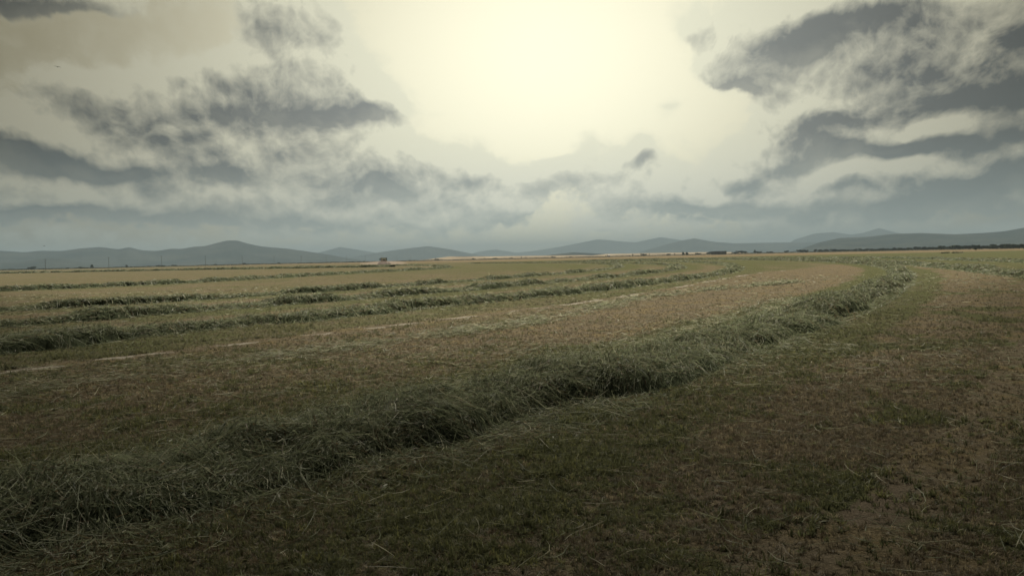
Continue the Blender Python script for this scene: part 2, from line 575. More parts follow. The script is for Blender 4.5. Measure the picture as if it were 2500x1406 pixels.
mt, n, o = material("field_ground")
a = n.n("ShaderNodeAttribute", attribute_name="col")
cr, cg, cb = n.sep(a.outputs["Vector"])
t = n.n("ShaderNodeTexCoord").outputs["Object"]
na = n.noise(t, 1.1, 8, .62)
nb_ = n.noise(t, 14, 5, .65)
nc = n.noise(t, 60, 3, .6)
nd = n.noise(n.v("MULTIPLY", t, (.02, .05, 1)), 3.0, 5, .6)
grn = n.mix(nb_.outputs[0], (.055, .060, .030), (.135, .142, .072))
brn = n.mix(nb_.outputs[0], (.092, .077, .054), (.20, .167, .118))
brn = n.mix(n.step(na.outputs[0], .45, .65), brn, (.17, .135, .075))
fac = n.step(n.m("ADD", cr, n.m("MULTIPLY", n.m("SUBTRACT", na.outputs[0], .5), 1.1)), .25, .75)
base = n.mix(fac, brn, grn)
soilc = n.mix(na.outputs[0], (.10, .080, .058), (.19, .158, .118))
soilc = n.mix(n.step(cg, .9, 1.7), soilc, n.mix(nb_.outputs[0], (.19, .17, .135), (.40, .37, .31)))
base = n.mix(n.step(n.m("ADD", cg, n.m("MULTIPLY", n.m("SUBTRACT", nb_.outputs[0], .5), .5)), .35, .6), base, soilc)
goldc = n.mix(nd.outputs[0], (.13, .105, .065), (.22, .17, .105))
base = n.mix(n.m("MULTIPLY", cb, n.step(nd.outputs[0], .28, .45)), base, goldc)
base = n.mix(n.step(nc.outputs[0], .35, .7, .55, 0), base, (.03, .025, .015))
bs = n.n("ShaderNodeBsdfDiffuse")
n.put(bs.inputs[0], base)
bp = n.n("ShaderNodeBump")
bp.inputs["Strength"].default_value = .9
bp.inputs["Distance"].default_value = .04
n.put(bp.inputs["Height"], n.m("ADD", n.m("MULTIPLY", nb_.outputs[0], 1.0), n.m("MULTIPLY", nc.outputs[0], .5)))
n.t.links.new(bp.outputs[0], bs.inputs["Normal"])
n.t.links.new(bs.outputs[0], o.inputs[0])
ground = mesh_obj("ground", gv_, GF, cap, (mt,), col=gcol, smooth=True)
tag(ground, kind="structure")

# ------------------------------------------------------------------ windrows of cut hay
M_mound, n, o = material("hay_mass")
t = n.n("ShaderNodeTexCoord").outputs["Object"]
na = n.noise(n.v("MULTIPLY", t, (1, 1, 1.6)), 9, 6, .7)
nb_ = n.noise(t, 45, 4, .7, 1.5)
c = n.mix(na.outputs[0], (.030, .037, .022), (.085, .100, .060))
c = n.mix(n.step(nb_.outputs[0], .5, .75), c, (.20, .22, .14))
bs = n.n("ShaderNodeBsdfDiffuse")
n.put(bs.inputs[0], c)
bp = n.n("ShaderNodeBump")
bp.inputs["Strength"].default_value = 1.0
bp.inputs["Distance"].default_value = .06
n.put(bp.inputs["Height"], nb_.outputs[0])
n.t.links.new(bp.outputs[0], bs.inputs["Normal"])
n.t.links.new(bs.outputs[0], o.inputs[0])
M_strand = blade_material("hay_strand", .45)


def ribbons(C, dirs, leng, wid, zfun, lift, tilt, sag, nseg=3):
    """curved flat strands draped over a surface; C (n,2) centres, zfun(x,y) surface height"""
    k = len(C)
    tt = np.linspace(-.5, .5, nseg + 1)
    curl = rng.normal(0, .55, k)
    ang = dirs[:, None] + curl[:, None] * tt[None]
    X = C[:, 0:1] + np.cos(ang) * leng[:, None] * tt
    Y = C[:, 1:2] + np.sin(ang) * leng[:, None] * tt
    Z = zfun(X, Y) + lift[:, None] + tilt[:, None] * leng[:, None] * tt - sag[:, None] * tt ** 2
    Z = np.maximum(Z, .004)
    # width vector: perpendicular in the ground plane, tipped by a random roll
    roll_ = rng.uniform(-1.2, 1.2, k)[:, None]
    wx, wy, wz = -np.sin(ang) * np.cos(roll_), np.cos(ang) * np.cos(roll_), np.sin(roll_) + 0 * ang
    tp = np.where(np.abs(tt) > .45, .45, 1.0)[None] * wid[:, None] * .5
    A = np.stack([X - wx * tp, Y - wy * tp, Z - wz * tp], -1)
    B = np.stack([X + wx * tp, Y + wy * tp, Z + wz * tp], -1)
    V = np.stack([A, B], 2).reshape(-1, 3)      # k, nseg+1, 2
    b = (np.arange(k) * (nseg + 1) * 2)[:, None] + (np.arange(nseg) * 2)[None]
    b = b.ravel()
    F = np.stack([b, b + 1, b + 3, b + 2], 1)
    return V, F, (nseg + 1) * 2


def strand_cols(k, pale=.1, far=0.0):
    h = rng.random((k, 1))
    g0 = np.array([.090, .104, .060])
    g1 = np.array([.240, .262, .158])
    c_ = g0 + (g1 - g0) * h
    st = rng.random((k, 1)) < pale
    c_ = np.where(st, np.array([.40, .39, .27]) * (.6 + .5 * rng.random((k, 1))), c_)
    br = rng.random((k, 1)) < .10
    return np.where(br, np.array([.15, .12, .07]), c_)


def windrow(line, label, a0, a1, hgt=.52, half=.95, dens=1.0, seed=0., gappy=0.0, pale=.1, nmax=6500, thin=0.0):
    C = line.shifted(-half * .78)
    s = [a0]
    while s[-1] < a1:
        x_, y_ = np.interp(s[-1], C.arc, C.X), np.interp(s[-1], C.arc, C.Y)
        s.append(s[-1] + max(.07, .0065 * math.hypot(x_, y_)))
    s = np.array(s)

    def frame(ss):
        x_, y_ = np.interp(ss, C.arc, C.X), np.interp(ss, C.arc, C.Y)
        x2, y2 = np.interp(ss + .3, C.arc, C.X), np.interp(ss + .3, C.arc, C.Y)
        l = np.hypot(x2 - x_, y2 - y_) + 1e-9
        return x_, y_, (x2 - x_) / l, (y2 - y_) / l

    dist_s = np.hypot(np.interp(s, C.arc, C.X), np.interp(s, C.arc, C.Y))
    fac_s = 1 - thin * sstep(14, 60, dist_s)

    def surf(ss, vv):
        fac = np.interp(ss, s, fac_s)
        env = np.clip(.40 + 1.15 * (fbm(ss * .42 + seed, 0 * ss + seed * 3, 3) - .28), .12, 1.15)
        if gappy:
            env = env * np.clip(1 - gappy + 2.2 * gappy * sstep(.35, .62, fbm(ss * .28 + seed * 7, 0 * ss, 2)), .1, 1.25)
        wob = (fbm(ss * .35 + seed * 5, 0 * ss + 8, 2) - .5) * .5
        wd = (1.0 + (fbm(ss * .6 + seed * 2, 0 * ss + 4, 2) - .5) * .8) * fac
        p_ = np.clip(1 - np.abs((vv + wob) / wd) ** 2.6, 0, 1) ** .62
        lump = .32 + 1.36 * fbm(ss * 1.9 + seed, vv * 1.8 + seed, 4)
        h_ = hgt * env * p_ * lump * 1.25
        return hgt * 1.15 * np.tanh(h_ / (hgt * 1.15))

    nvv = 27
    v = np.linspace(-1.45, 1.45, nvv)
    SS, VV = np.meshgrid(s, v, indexing="ij")
    x_, y_, tx, ty = frame(SS)
    X, Y = x_ + VV * half * ty, y_ - VV * half * tx
    H_ = surf(SS, VV)
    H2 = H_ + (fbm(SS * 5 + seed, VV * 5, 2) - .5) * .14 * np.minimum(1, H_ / .12)
    Z = np.where(H_ > .015, H2, -.03) + gheight(X, Y)
    Vm = np.stack([X, Y, Z], -1).reshape(-1, 3)
    Fm = grid_faces(len(s), nvv)
    # strands
    ds = np.diff(s)
    sm = (s[:-1] + s[1:]) / 2
    xm, ym = np.interp(sm, C.arc, C.X), np.interp(sm, C.arc, C.Y)
    dm = np.hypot(xm, ym)
    vis = (ym > -2) & (np.abs(xm) < .80 * np.maximum(ym, 0) + 4.5)
    per = np.minimum(nmax, nmax * (9 / np.maximum(dm, 1)) ** 1.3) * dens * np.where(vis, 1, .04)
    cnt = rng.poisson(per * ds)
    idx = np.repeat(np.arange(len(sm)), cnt)
    k = len(idx)
    ss = sm[idx] + (rng.random(k) - .5) * ds[idx]
    vv = np.clip(rng.normal(0, .58, k), -1.5, 1.5) * np.interp(ss, s, fac_s)
    x_, y_, tx, ty = frame(ss)
    C2 = np.stack([x_ + vv * half * ty, y_ - vv * half * tx], 1)
    dd = dm[idx]
    base = np.arctan2(ty, tx)
    flow = (fbm(ss * .9 + seed, vv * 1.2 + 3, 2) - .5) * 4.6           # locks of hay lie together
    ang = base + flow + rng.normal(0, .45, k) + np.where(rng.random(k) < .4, rng.uniform(-1.6, 1.6, k), 0)
    long_ = rng.random(k) < np.where(dd < 22, .26, .12)
    leng = np.where(long_, rng.uniform(.25, .60, k), rng.uniform(.05, .20, k) * np.maximum(1, dd / 16.0) ** .6)
    wid = np.where(long_, rng.uniform(.0028, .005, k), rng.uniform(.004, .009, k)) * np.maximum(1, dd / 9.0) ** .9

    leaf = (~long_) & (dd < 24) & (rng.random(k) < .42)        # broken leaves and seed heads among the stems
    leng = np.where(leaf, rng.uniform(.03, .075, k), leng)
    wid = np.where(leaf, rng.uniform(.009, .017, k), wid)

    def zf(XX, YY):
        ox, oy = XX - x_[:, None], YY - y_[:, None]
        dS = ox * tx[:, None] + oy * ty[:, None]
        dV = (ox * ty[:, None] - oy * tx[:, None]) / half
        return surf(ss[:, None] + dS, dV) + gheight(XX, YY)

    lift = np.abs(rng.normal(0.012, .03, k))
    tilt = rng.normal(0, .16, k) + np.where(long_, np.where(rng.random(k) < .10, rng.normal(0, .6, k), 0), rng.normal(0, .55, k) * np.minimum(1, 22 / np.maximum(dd, 1)))
    Vs, Fs, nvs = ribbons(C2, ang, leng, wid, zf, lift, tilt, rng.uniform(-.05, .25, k) * leng)
    cs = strand_cols(k, pale) * np.where(long_, 1.25, .92)[:, None]
    cs = np.repeat(cs, nvs, 0)
    V = np.concatenate([Vm, Vs])
    F = np.concatenate([Fm, Fs + len(Vm)])
    cc = np.concatenate([np.full((len(Vm), 3), .08), cs])
    mi = np.concatenate([np.zeros(len(Fm), int), np.ones(len(Fs), int)])
    ob = mesh_obj("hay_windrow", V, F, None, (M_mound, M_strand), mi, cc)
    print("windrow", label, len(s), k)
    return tag(ob, label, "hay windrow", "curving windrows of cut hay")


def arc_at(line, y):
    return float(np.interp(y, line.Y, line.arc))


def row(key, label, y0, y1, **kw):
    ln = L[key] if isinstance(key, str) else key
    return windrow(ln, label, arc_at(ln, y0), arc_at(ln, y1), **kw)


w1 = L["W1"].shifted(.42)
w1.X = w1.X - .45 * (1 - sstep(4.0, 9.0, w1.Y))
row(w1, "thick nearest windrow of loose green hay sweeping from lower left to the right", 0.5, 330, hgt=.37, half=.90, seed=1.3, pale=.09, thin=.38)
row("R2", "lumpy hay windrow just behind the pale broken wheel track", 12, 300, hgt=.30, half=.6, seed=4.1, gappy=.35, dens=.55)
row("R3", "second hay windrow behind the pale wheel track, close in front of a thinner one", 18, 300, hgt=.30, half=.55, seed=7.7, gappy=.5, dens=.55)
row("R4", "thin broken windrow bordering the wide tan strip in mid field", 24, 300, hgt=.30, half=.5, seed=11.9, gappy=.6, dens=.55)
row("R5", "dark low windrow at the far side of the wide tan strip, ending below the machine", 45, 300, hgt=.40, half=.8, seed=15.2, gappy=.2, dens=.55)
row(L["O1"], "outer windrow that leaves the picture at the right edge", 40, 330, hgt=.36, half=1.0, seed=19.4, gappy=.2, dens=.6)
row(L["O1"].shifted(12), "farthest outer windrow along the golden strip at right", 60, 330, hgt=.36, half=1.1, seed=23.4, gappy=.2, dens=.5)
l6 = object.__new__(Line)
p6 = np.array([(-420, 395), (-202, 323), (-163, 305), (-110, 280), (-70, 250), (-45, 232), (-33, 226)])
l6.X, l6.Y = p6[:, 0].astype(float), p6[:, 1].astype(float)
l6.arc = np.concatenate([[0], np.cumsum(np.hypot(np.diff(l6.X), np.diff(l6.Y)))])
windrow(l6, "thin straight windrow at far left just below the poles", 0, l6.arc[-1] - 1, hgt=.7, half=1.2, seed=31.0, dens=.5)

# ------------------------------------------------------------------ stubble and loose hay (uncountable)
M_tuft = blade_material("stubble_blade", .5, True)
protos = bpy.data.collections.new("tuft_shapes")
for pi in range(6):
    nb = 16
    V, F4, F3 = [], [], []
    for i in range(nb):
        a = rng.uniform(0, 2 * math.pi)
        r0 = abs(rng.normal(0, .28))
        lean = abs(rng.normal(.55, .4)) if pi < 4 else abs(rng.normal(1.1, .35))
        h = rng.uniform(.45, 1.0)
        w = rng.uniform(.035, .06)
        bx, by = r0 * math.cos(a * 1.7), r0 * math.sin(a * 1.7)
        wa = a + rng.uniform(.6, 2.4)
        wx, wy = math.cos(wa) * w, math.sin(wa) * w
        p1 = (bx + .35 * h * lean * math.cos(a), by + .35 * h * lean * math.sin(a), .55 * h / (1 + .3 * lean))
        p2 = (bx + h * lean * math.cos(a), by + h * lean * math.sin(a), h / (1 + .9 * lean * lean))
        b = len(V)
        V += [(bx - wx, by - wy, -.08), (bx + wx, by + wy, -.08), (p1[0] - wx * .8, p1[1] - wy * .8, p1[2]), (p1[0] + wx * .8, p1[1] + wy * .8, p1[2]), p2]
        F4.append((b, b + 1, b + 3, b + 2))
        F3.append((b + 2, b + 3, b + 4))
    po = mesh_obj("grass_tuft", V, F4, F3, (M_tuft,))
    COL.objects.unlink(po)
    protos.objects.link(po)


def scatter(n_, d0, d1, spread=.80, extra=2.0):
    """points in the wedge ahead of the camera, between two distances"""
    d_ = np.sqrt(rng.uniform(d0 ** 2, d1 ** 2, n_))
    a_ = rng.uniform(-math.atan(spread), math.atan(spread), n_)
    return d_ * np.sin(a_) * (1 + 3.0 / (d_ + 2)), d_ * np.cos(a_)


nt = 360000                                     # dense near the viewer, thinning out smoothly with distance
dl = np.geomspace(3.2, 150, 600)
cdf = np.cumsum(np.gradient(dl) * dl * np.minimum(1, (9 / dl) ** 3))
dt_ = np.interp(rng.random(nt), cdf / cdf[-1], dl)
at2 = rng.uniform(-R(80), R(80), nt)
xs, ys = dt_ * np.sin(at2), dt_ * np.cos(at2)
ok = np.abs(xs) < .72 * ys + 5.0
xs, ys, dt_ = xs[ok], ys[ok], dt_[ok]
nt = len(xs)
sc = rng.uniform(.55, 1.3, nt) * np.interp(dt_, [3, 9, 18, 40, 150], [.050, .056, .058, .054, .055])
zg, zs, zo = zones(xs, ys)
keep = rng.random(len(xs)) > zs * np.where(L["track"].u(xs, ys) > 1, .8, 1.1)
u = L["W1"].u(xs, ys)
keep &= ~((u > -1.3) & (u < .15))
utk = L["track"].u(xs, ys)
keep &= ~((np.abs(utk + .05) < .3) & (rng.random(len(xs)) < .6) & (ys < 70))
keep &= ~((np.abs(L["dirt"].u(xs, ys)) < .36) & (rng.random(len(xs)) < .75) & (ys < 16))
xs, ys, sc, zg = xs[keep], ys[keep], sc[keep], zg[keep]
# darker, taller regrowth clumps and weeds beside the wheel track
cl = sstep(.55, .68, fbm(xs * 1.5 + 11, ys * 1.5, 3))
utk = L["track"].u(xs, ys)
weed = np.exp(-((utk + .35) / .35) ** 2) * sstep(.5, .62, fbm(ys * .8, ys * 0 + 2, 2)) * (ys < 70)
k = len(xs)
isg = rng.random(k) < np.clip(zg * .95 + cl * .22 + weed, .05, .97)
h = rng.random((k, 1))
gc = np.array([.068, .074, .034]) + h * np.array([.105, .106, .050])
gc = np.where(rng.random((k, 1)) < .12, np.array([.20, .20, .08]), gc)
dc = np.array([.112, .094, .060]) + h * np.array([.138, .118, .079])
dc = np.where(rng.random((k, 1)) < .10, np.array([.38, .32, .20]), dc)
dc = np.where(rng.random((k, 1)) < .12, np.array([.155, .115, .072]), dc)
colr = np.where(isg[:, None], gc, dc)
dd = np.hypot(xs, ys)
fz = np.clip(zg + .2 * cl, 0, 1)[:, None]
mean_ = np.array([.168, .142, .103]) * (1 - fz) + np.array([.128, .130, .076]) * fz
mxf = np.minimum(.85, np.maximum(0, 1 - 13 / np.maximum(dd, 1)))[:, None]
colr = colr * (1 - mxf) + mean_ * mxf
sc = sc * np.where(isg, 1 + .5 * cl + .9 * weed, .85)
me = bpy.data.meshes.new("stubble")
me.vertices.add(k)
me.vertices.foreach_set("co", np.stack([xs, ys, gheight(xs, ys)], 1).astype(np.float32).ravel())
at_ = me.attributes.new("sc", "FLOAT", "POINT")
at_.data.foreach_set("value", sc.astype(np.float32))
at_ = me.attributes.new("col", "FLOAT_COLOR", "POINT")
at_.data.foreach_set("color", np.concatenate([colr, np.ones((k, 1))], 1).astype(np.float32).ravel())
me.materials.append(M_tuft)
stub = bpy.data.objects.new("stubble_grass", me)
COL.objects.link(stub)
gt = bpy.data.node_groups.new("scatter_tufts", "GeometryNodeTree")
gt.interface.new_socket("Geometry", in_out="INPUT", socket_type="NodeSocketGeometry")
gt.interface.new_socket("Geometry", in_out="OUTPUT", socket_type="NodeSocketGeometry")
A = NT(gt)
i_, o_ = A.n("NodeGroupInput"), A.n("NodeGroupOutput")
ci = A.n("GeometryNodeCollectionInfo")
ci.inputs[0].default_value = protos
ci.inputs["Separate Children"].default_value = True
ci.inputs["Reset Children"].default_value = True
ip = A.n("GeometryNodeInstanceOnPoints")
gt.links.new(i_.outputs[0], ip.inputs["Points"])
gt.links.new(ci.outputs[0], ip.inputs["Instance"])
ip.inputs["Pick Instance"].default_value = True
ri = A.n("FunctionNodeRandomValue", data_type="INT")
[s_ for s_ in ri.inputs if s_.type == "INT"][0].default_value = 0
[s_ for s_ in ri.inputs if s_.type == "INT"][1].default_value = 5
gt.links.new([s_ for s_ in ri.outputs if s_.type == "INT"][0], ip.inputs["Instance Index"])
rv = A.n("FunctionNodeRandomValue", data_type="FLOAT_VECTOR")
vi = [s_ for s_ in rv.inputs if s_.type == "VECTOR"]
vi[0].default_value, vi[1].default_value = (-.15, -.15, 0), (.15, .15, 6.283)
gt.links.new([s_ for s_ in rv.outputs if s_.type == "VECTOR"][0], ip.inputs["Rotation"])
na_ = A.n("GeometryNodeInputNamedAttribute", data_type="FLOAT")
na_.inputs[0].default_value = "sc"
gt.links.new(na_.outputs[0], ip.inputs["Scale"])
gt.links.new(ip.outputs[0], o_.inputs[0])
md = stub.modifiers.new("tufts", "NODES")
md.node_group = gt
tag(stub, "short mown green and straw coloured stubble covering the field", "stubble grass", kind="stuff")

# loose stalks lying about
x1, y1 = scatter(9000, 3.5, 16)
x2, y2 = scatter(6000, 16, 60)
# a scraped line of leftover hay along the rut, and fringes of the first windrow
ya = rng.uniform(9, 46, 16000)
xa = L["rut"].x(ya) + rng.normal(0, .34, 16000) + .5 * (fbm(ya * .3, 0 * ya + 2, 2) - .5)
ok = rng.random(16000) < .2 + .8 * sstep(.42, .6, fbm(ya * .55, xa * .55, 3))
xa, ya = xa[ok], ya[ok]
yb = rng.uniform(3, 30, 7000)
ub = rng.exponential(.30, 7000)
xb = np.where(rng.random(7000) < .3, L["W1"].x(yb) + ub * 1.0 - .1, L["W1"].x(yb) - 2.0 - ub * 2.0)
x_ = np.concatenate([x1, x2, xa, xb])
y_ = np.concatenate([y1, y2, ya, yb])
k = len(x_)
dd = np.hypot(x_, y_)
C2 = np.stack([x_, y_], 1)
ang = rng.uniform(0, math.pi, k)
nrut = len(x1) + len(x2)
ang[nrut:] = 1.0 + rng.normal(0, .6, k - nrut)
lift = rng.uniform(.01, .06, k)
lift[nrut:nrut + len(xa)] = np.abs(rng.normal(.04, .07, len(xa)))
Vs, Fs, nvs = ribbons(C2, ang, rng.uniform(.08, .34, k), rng.uniform(.003, .006, k) * np.maximum(1, dd / 9), lambda X, Y: gheight(X, Y), lift, rng.normal(0, .15, k), rng.uniform(-.1, .05, k))
cs = strand_cols(k, .42)
lo = mesh_obj("loose_hay", Vs, Fs, None, (M_strand,), None, np.repeat(cs, nvs, 0))
tag(lo, "scattered loose hay stalks lying on the stubble", "loose hay", kind="stuff")

# ------------------------------------------------------------------ mountains and hills
def ridge_material(name, c0, c1, scale=.004):
    mt, n, o = material(name)
    t = n.n("ShaderNodeTexCoord").outputs["Object"]
    nz_ = n.noise(t, scale, 7, .6)
    n2 = n.noise(t, scale * 7, 5, .6)
    c = n.mix(n.step(nz_.outputs[0], .35, .65), c0, c1)
    c = n.mix(n.step(n2.outputs[0], .5, .7, 0, .5), c, tuple(k * .5 for k in c0))
    b = n.n("ShaderNodeBsdfDiffuse")
    n.put(b.inputs[0], c)
    n.t.links.new(b.outputs[0], o.inputs[0])
    return mt


M_hill = ridge_material("scrub_hill", (.020, .027, .026), (.040, .046, .040))
M_plain = ridge_material("dry_plain", (.16, .12, .075), (.30, .24, .16), .01)


def ridge(name, prof, dist, depth, mat, rough=.10, seed=0.):
    """a real ridge: crest height follows the skyline, slopes fall to the plain in front and behind"""
    P_ = [azel(*q_) for q_ in prof]
    az_ = np.array([p_[0] for p_ in P_])
    el_ = np.array([p_[1] for p_ in P_])
    A_ = np.linspace(az_[0] - .02, az_[-1] + .02, 260)
    top = np.interp(A_, az_, np.tan(el_)) * dist + EYE
    # smooth the traced skyline
    kk = np.array([1, 2, 3, 2, 1]) / 9
    top = np.convolve(np.pad(top, 2, "edge"), kk, "valid")
    fade = sstep(A_[0], az_[0] + .006, A_) * (1 - sstep(az_[-1] - .006, A_[-1], A_))
    top = top * fade
    tt = np.linspace(-1, 1, 41)
    TT, AA_ = np.meshgrid(tt, A_, indexing="ij")
    HH = np.repeat(top[None], 41, 0)
    shape = np.clip(1 - np.abs(TT) ** 1.25, 0, 1)
    nn = fbm(AA_ * dist / (depth * .55) + seed, TT * 2.2 + seed, 5)
    gul = np.abs(fbm(AA_ * dist / (depth * .22) + seed, TT * 1.5 + seed * 2, 4) - .5) * 2
    Z = HH * shape * (1 + rough * 3 * (nn - .5) * (1 - shape)) - HH * .25 * gul * shape * (1 - shape) * 2
    Z = Z - 2 * (np.abs(TT) > .97)
    D_ = dist + TT * depth
    V = np.stack([D_ * np.sin(AA_), D_ * np.cos(AA_), Z], -1).reshape(-1, 3)
    ob = mesh_obj(name, V, grid_faces(41, 260), None, (mat,), smooth=True)
    return tag(ob, kind="structure")


ridge("mountain", [(-200, 622), (0, 612), (60, 616), (100, 612), (150, 613), (200, 606), (245, 603), (290, 609), (315, 603), (345, 611), (380, 613), (420, 607), (440, 608), (475, 602), (500, 601), (530, 593), (555, 587), (580, 587), (605, 595), (640, 602), (700, 607), (750, 614), (800, 621), (850, 630), (890, 637), (930, 640)], 5600, 900, M_hill, seed=1.)
ridge("hill", [(-200, 646), (0, 642), (60, 639), (110, 630), (150, 630), (200, 640), (260, 651)], 4300, 420, M_hill, seed=5.)
ridge("mountain", [(760, 622), (800, 611), (830, 603), (880, 611), (930, 619), (980, 630)], 10500, 700, M_hill, seed=2.)
ridge("mountain", [(840, 632), (890, 622), (940, 614), (1000, 606), (1045, 601), (1100, 609), (1150, 619), (1190, 627), (1220, 632)], 8200, 700, M_hill, seed=3.)
ridge("mountain", [(1120, 630), (1170, 614), (1210, 609), (1260, 617), (1300, 613), (1360, 604), (1420, 592), (1462, 584), (1500, 588), (1550, 592), (1612, 579), (1660, 586), (1720, 600), (1800, 612)], 12000, 600, M_hill, seed=4.)
ridge("mountain", [(1560, 616), (1620, 598), (1660, 588), (1695, 582), (1740, 590), (1790, 594), (1850, 593), (1920, 592), (2000, 592), (2080, 596), (2200, 600)], 8000, 700, M_hill, seed=6.)
ridge("mountain", [(1930, 588), (1990, 570), (2035, 567), (2080, 573), (2110, 568), (2145, 557), (2190, 568), (2260, 580), (2330, 590)], 11000, 600, M_hill, seed=7.)
ridge("mountain", [(1960, 606), (2000, 592), (2050, 581), (2120, 578), (2180, 571), (2250, 569), (2330, 572), (2400, 569), (2450, 565), (2500, 556), (2600, 548), (2700, 556)], 4400, 800, M_hill, seed=8.)
ridge("hill", [(1290, 628), (1330, 624), (1370, 619), (1400, 616), (1440, 618), (1500, 622), (1540, 625)], 3600, 300, M_hill, seed=9.)
ridge("plateau", [(1040, 634), (1070, 630), (1095, 626.5), (1200, 626), (1300, 624.5), (1420, 623), (1480, 625)], 3000, 300, M_plain, seed=10.)
ridge("plateau", [(1420, 627), (1480, 620), (1560, 618.5), (1700, 616), (1780, 615.5), (1840, 618)], 3300, 300, M_plain, seed=12.)

# ------------------------------------------------------------------ trees and bushes on the far edge of the field
M_bark = plain("bark", (.09, .065, .045), .9)
mt, n, o = material("leaf_mass")
oi = n.n("ShaderNodeObjectInfo")
gi_ = n.n("ShaderNodeNewGeometry")
c = n.mix(gi_.outputs["Random Per Island"], (.025, .034, .018), (.075, .085, .040))
c = n.mix(n.m("MULTIPLY", oi.outputs["Random"], .5), c, (.06, .05, .03))
b = n.n("ShaderNodeBsdfDiffuse")
n.put(b.inputs[0], c)
n.t.links.new(b.outputs[0], o.inputs[0])
M_leaf = mt


def crown_mesh(shape, nl, seed):
    r_ = np.random.default_rng(seed)
    lobes = []
    for i in range(shape["lobes"]):
        a = r_.uniform(0, 2 * math.pi)
        rad = r_.uniform(0, shape["w"] * .55)
        lobes.append((rad * math.cos(a), rad * math.sin(a), r_.uniform(shape["z0"], shape["z1"]), r_.uniform(.45, .8) * shape["lr"]))
    lobes = np.array(lobes)
    li = r_.integers(0, len(lobes), nl)
    d = r_.normal(size=(nl, 3))
    d /= np.linalg.norm(d, axis=1)[:, None]
    rad = r_.random(nl) ** .45
    c_ = lobes[li, :3] + d * (rad * lobes[li, 3])[:, None] * np.array([1, 1, .8])
    c_[:, 2] = np.maximum(c_[:, 2], .15)
    a = r_.normal(size=(nl, 3)); a /= np.linalg.norm(a, axis=1)[:, None]
    b_ = np.cross(a, r_.normal(size=(nl, 3))); b_ /= np.linalg.norm(b_, axis=1)[:, None]
    s_ = r_.uniform(.12, .3, nl)[:, None] * shape["leaf"]
    V = np.stack([c_ - a * s_, c_ + b_ * s_ * .7, c_ + a * s_, c_ - b_ * s_ * .7], 1).reshape(-1, 3)
    F = np.arange(nl * 4).reshape(-1, 4)
    return V, F, lobes


def make_tree(shape, seed, name):
    root = empty(name, (0, 0, 0))
    V, F, lobes = crown_mesh(shape, 520, seed)
    root["top"] = float(np.percentile(V[:, 2], 99))
    mesh_obj("crown", V, F, None, (M_leaf,), parent=root)
    tr = MB()
    tr.tube((0, 0, -.2), (.05, .03, shape["z0"]), .16 * shape["lr"] * .6 + .04, .09)
    for l in lobes[:5]:
        tr.tube((.05, .03, shape["z0"] * .8), tuple(l[:3]), .07, .025, 5)
    tr.build("trunk", M_bark, root)
    return root


SH = [dict(lobes=9, w=3.4, z0=1.3, z1=4.8, lr=2.1, leaf=1.9), dict(lobes=8, w=2.0, z0=1.4, z1=6.2, lr=1.7, leaf=1.8), dict(lobes=6, w=3.0, z0=.7, z1=1.9, lr=1.4, leaf=1.5)]
PT = [make_tree(SH[0], 3, "broadleaf_tree"), make_tree(SH[1], 4, "upright_tree"), make_tree(SH[2], 5, "bush")]
used = [False] * 3


def place_tree(kind, px_, top, dist, label, group, cat=None, wid=1.0):
    p_ = at(px_, top, dist)
    hgt_ = max(1.2, p_[2])
    hs = PT[kind]["top"]
    root = PT[kind]
    if not used[kind]:
        used[kind] = True
        r = root
    else:
        r = root.copy()
        COL.objects.link(r)
        for ch in root.children:
            c_ = ch.copy()
            COL.objects.link(c_)
            c_.parent = r
    s_ = hgt_ / hs
    r.location = (p_[0], p_[1], 0)
    r.scale = (s_ * wid, s_ * wid, s_)
    r.rotation_euler = (0, 0, random.uniform(0, 6.28))
    return tag(r, label, cat or ("bush" if kind == 2 else "tree"), group)


# the treeline below the right-hand mountain
for i in range(74):
    px_ = 2040 + (2520 - 2040) * ((i + random.uniform(-.35, .35)) / 74)
    far_ = (px_ - 2040) / 460
    top_ = np.interp(px_, [2040, 2150, 2300, 2520], [608.8, 606.0, 600.5, 595.5]) + random.uniform(-1, 3.2)
    kind = random.choice((0, 0, 1, 2)) if far_ > .3 else random.choice((2, 0, 2))
    place_tree(kind, px_, top_, 1400 - 560 * far_ + random.uniform(-60, 60),
               ("dark bushy tree in the hazy treeline under the right mountain", "narrow upright tree in the hazy treeline under the right mountain", "low dark bush in the hazy treeline under the right mountain")[kind],
               ("treeline trees at right", "upright treeline trees at right", "treeline bushes at right")[kind], wid=random.uniform(1.2, 1.9))
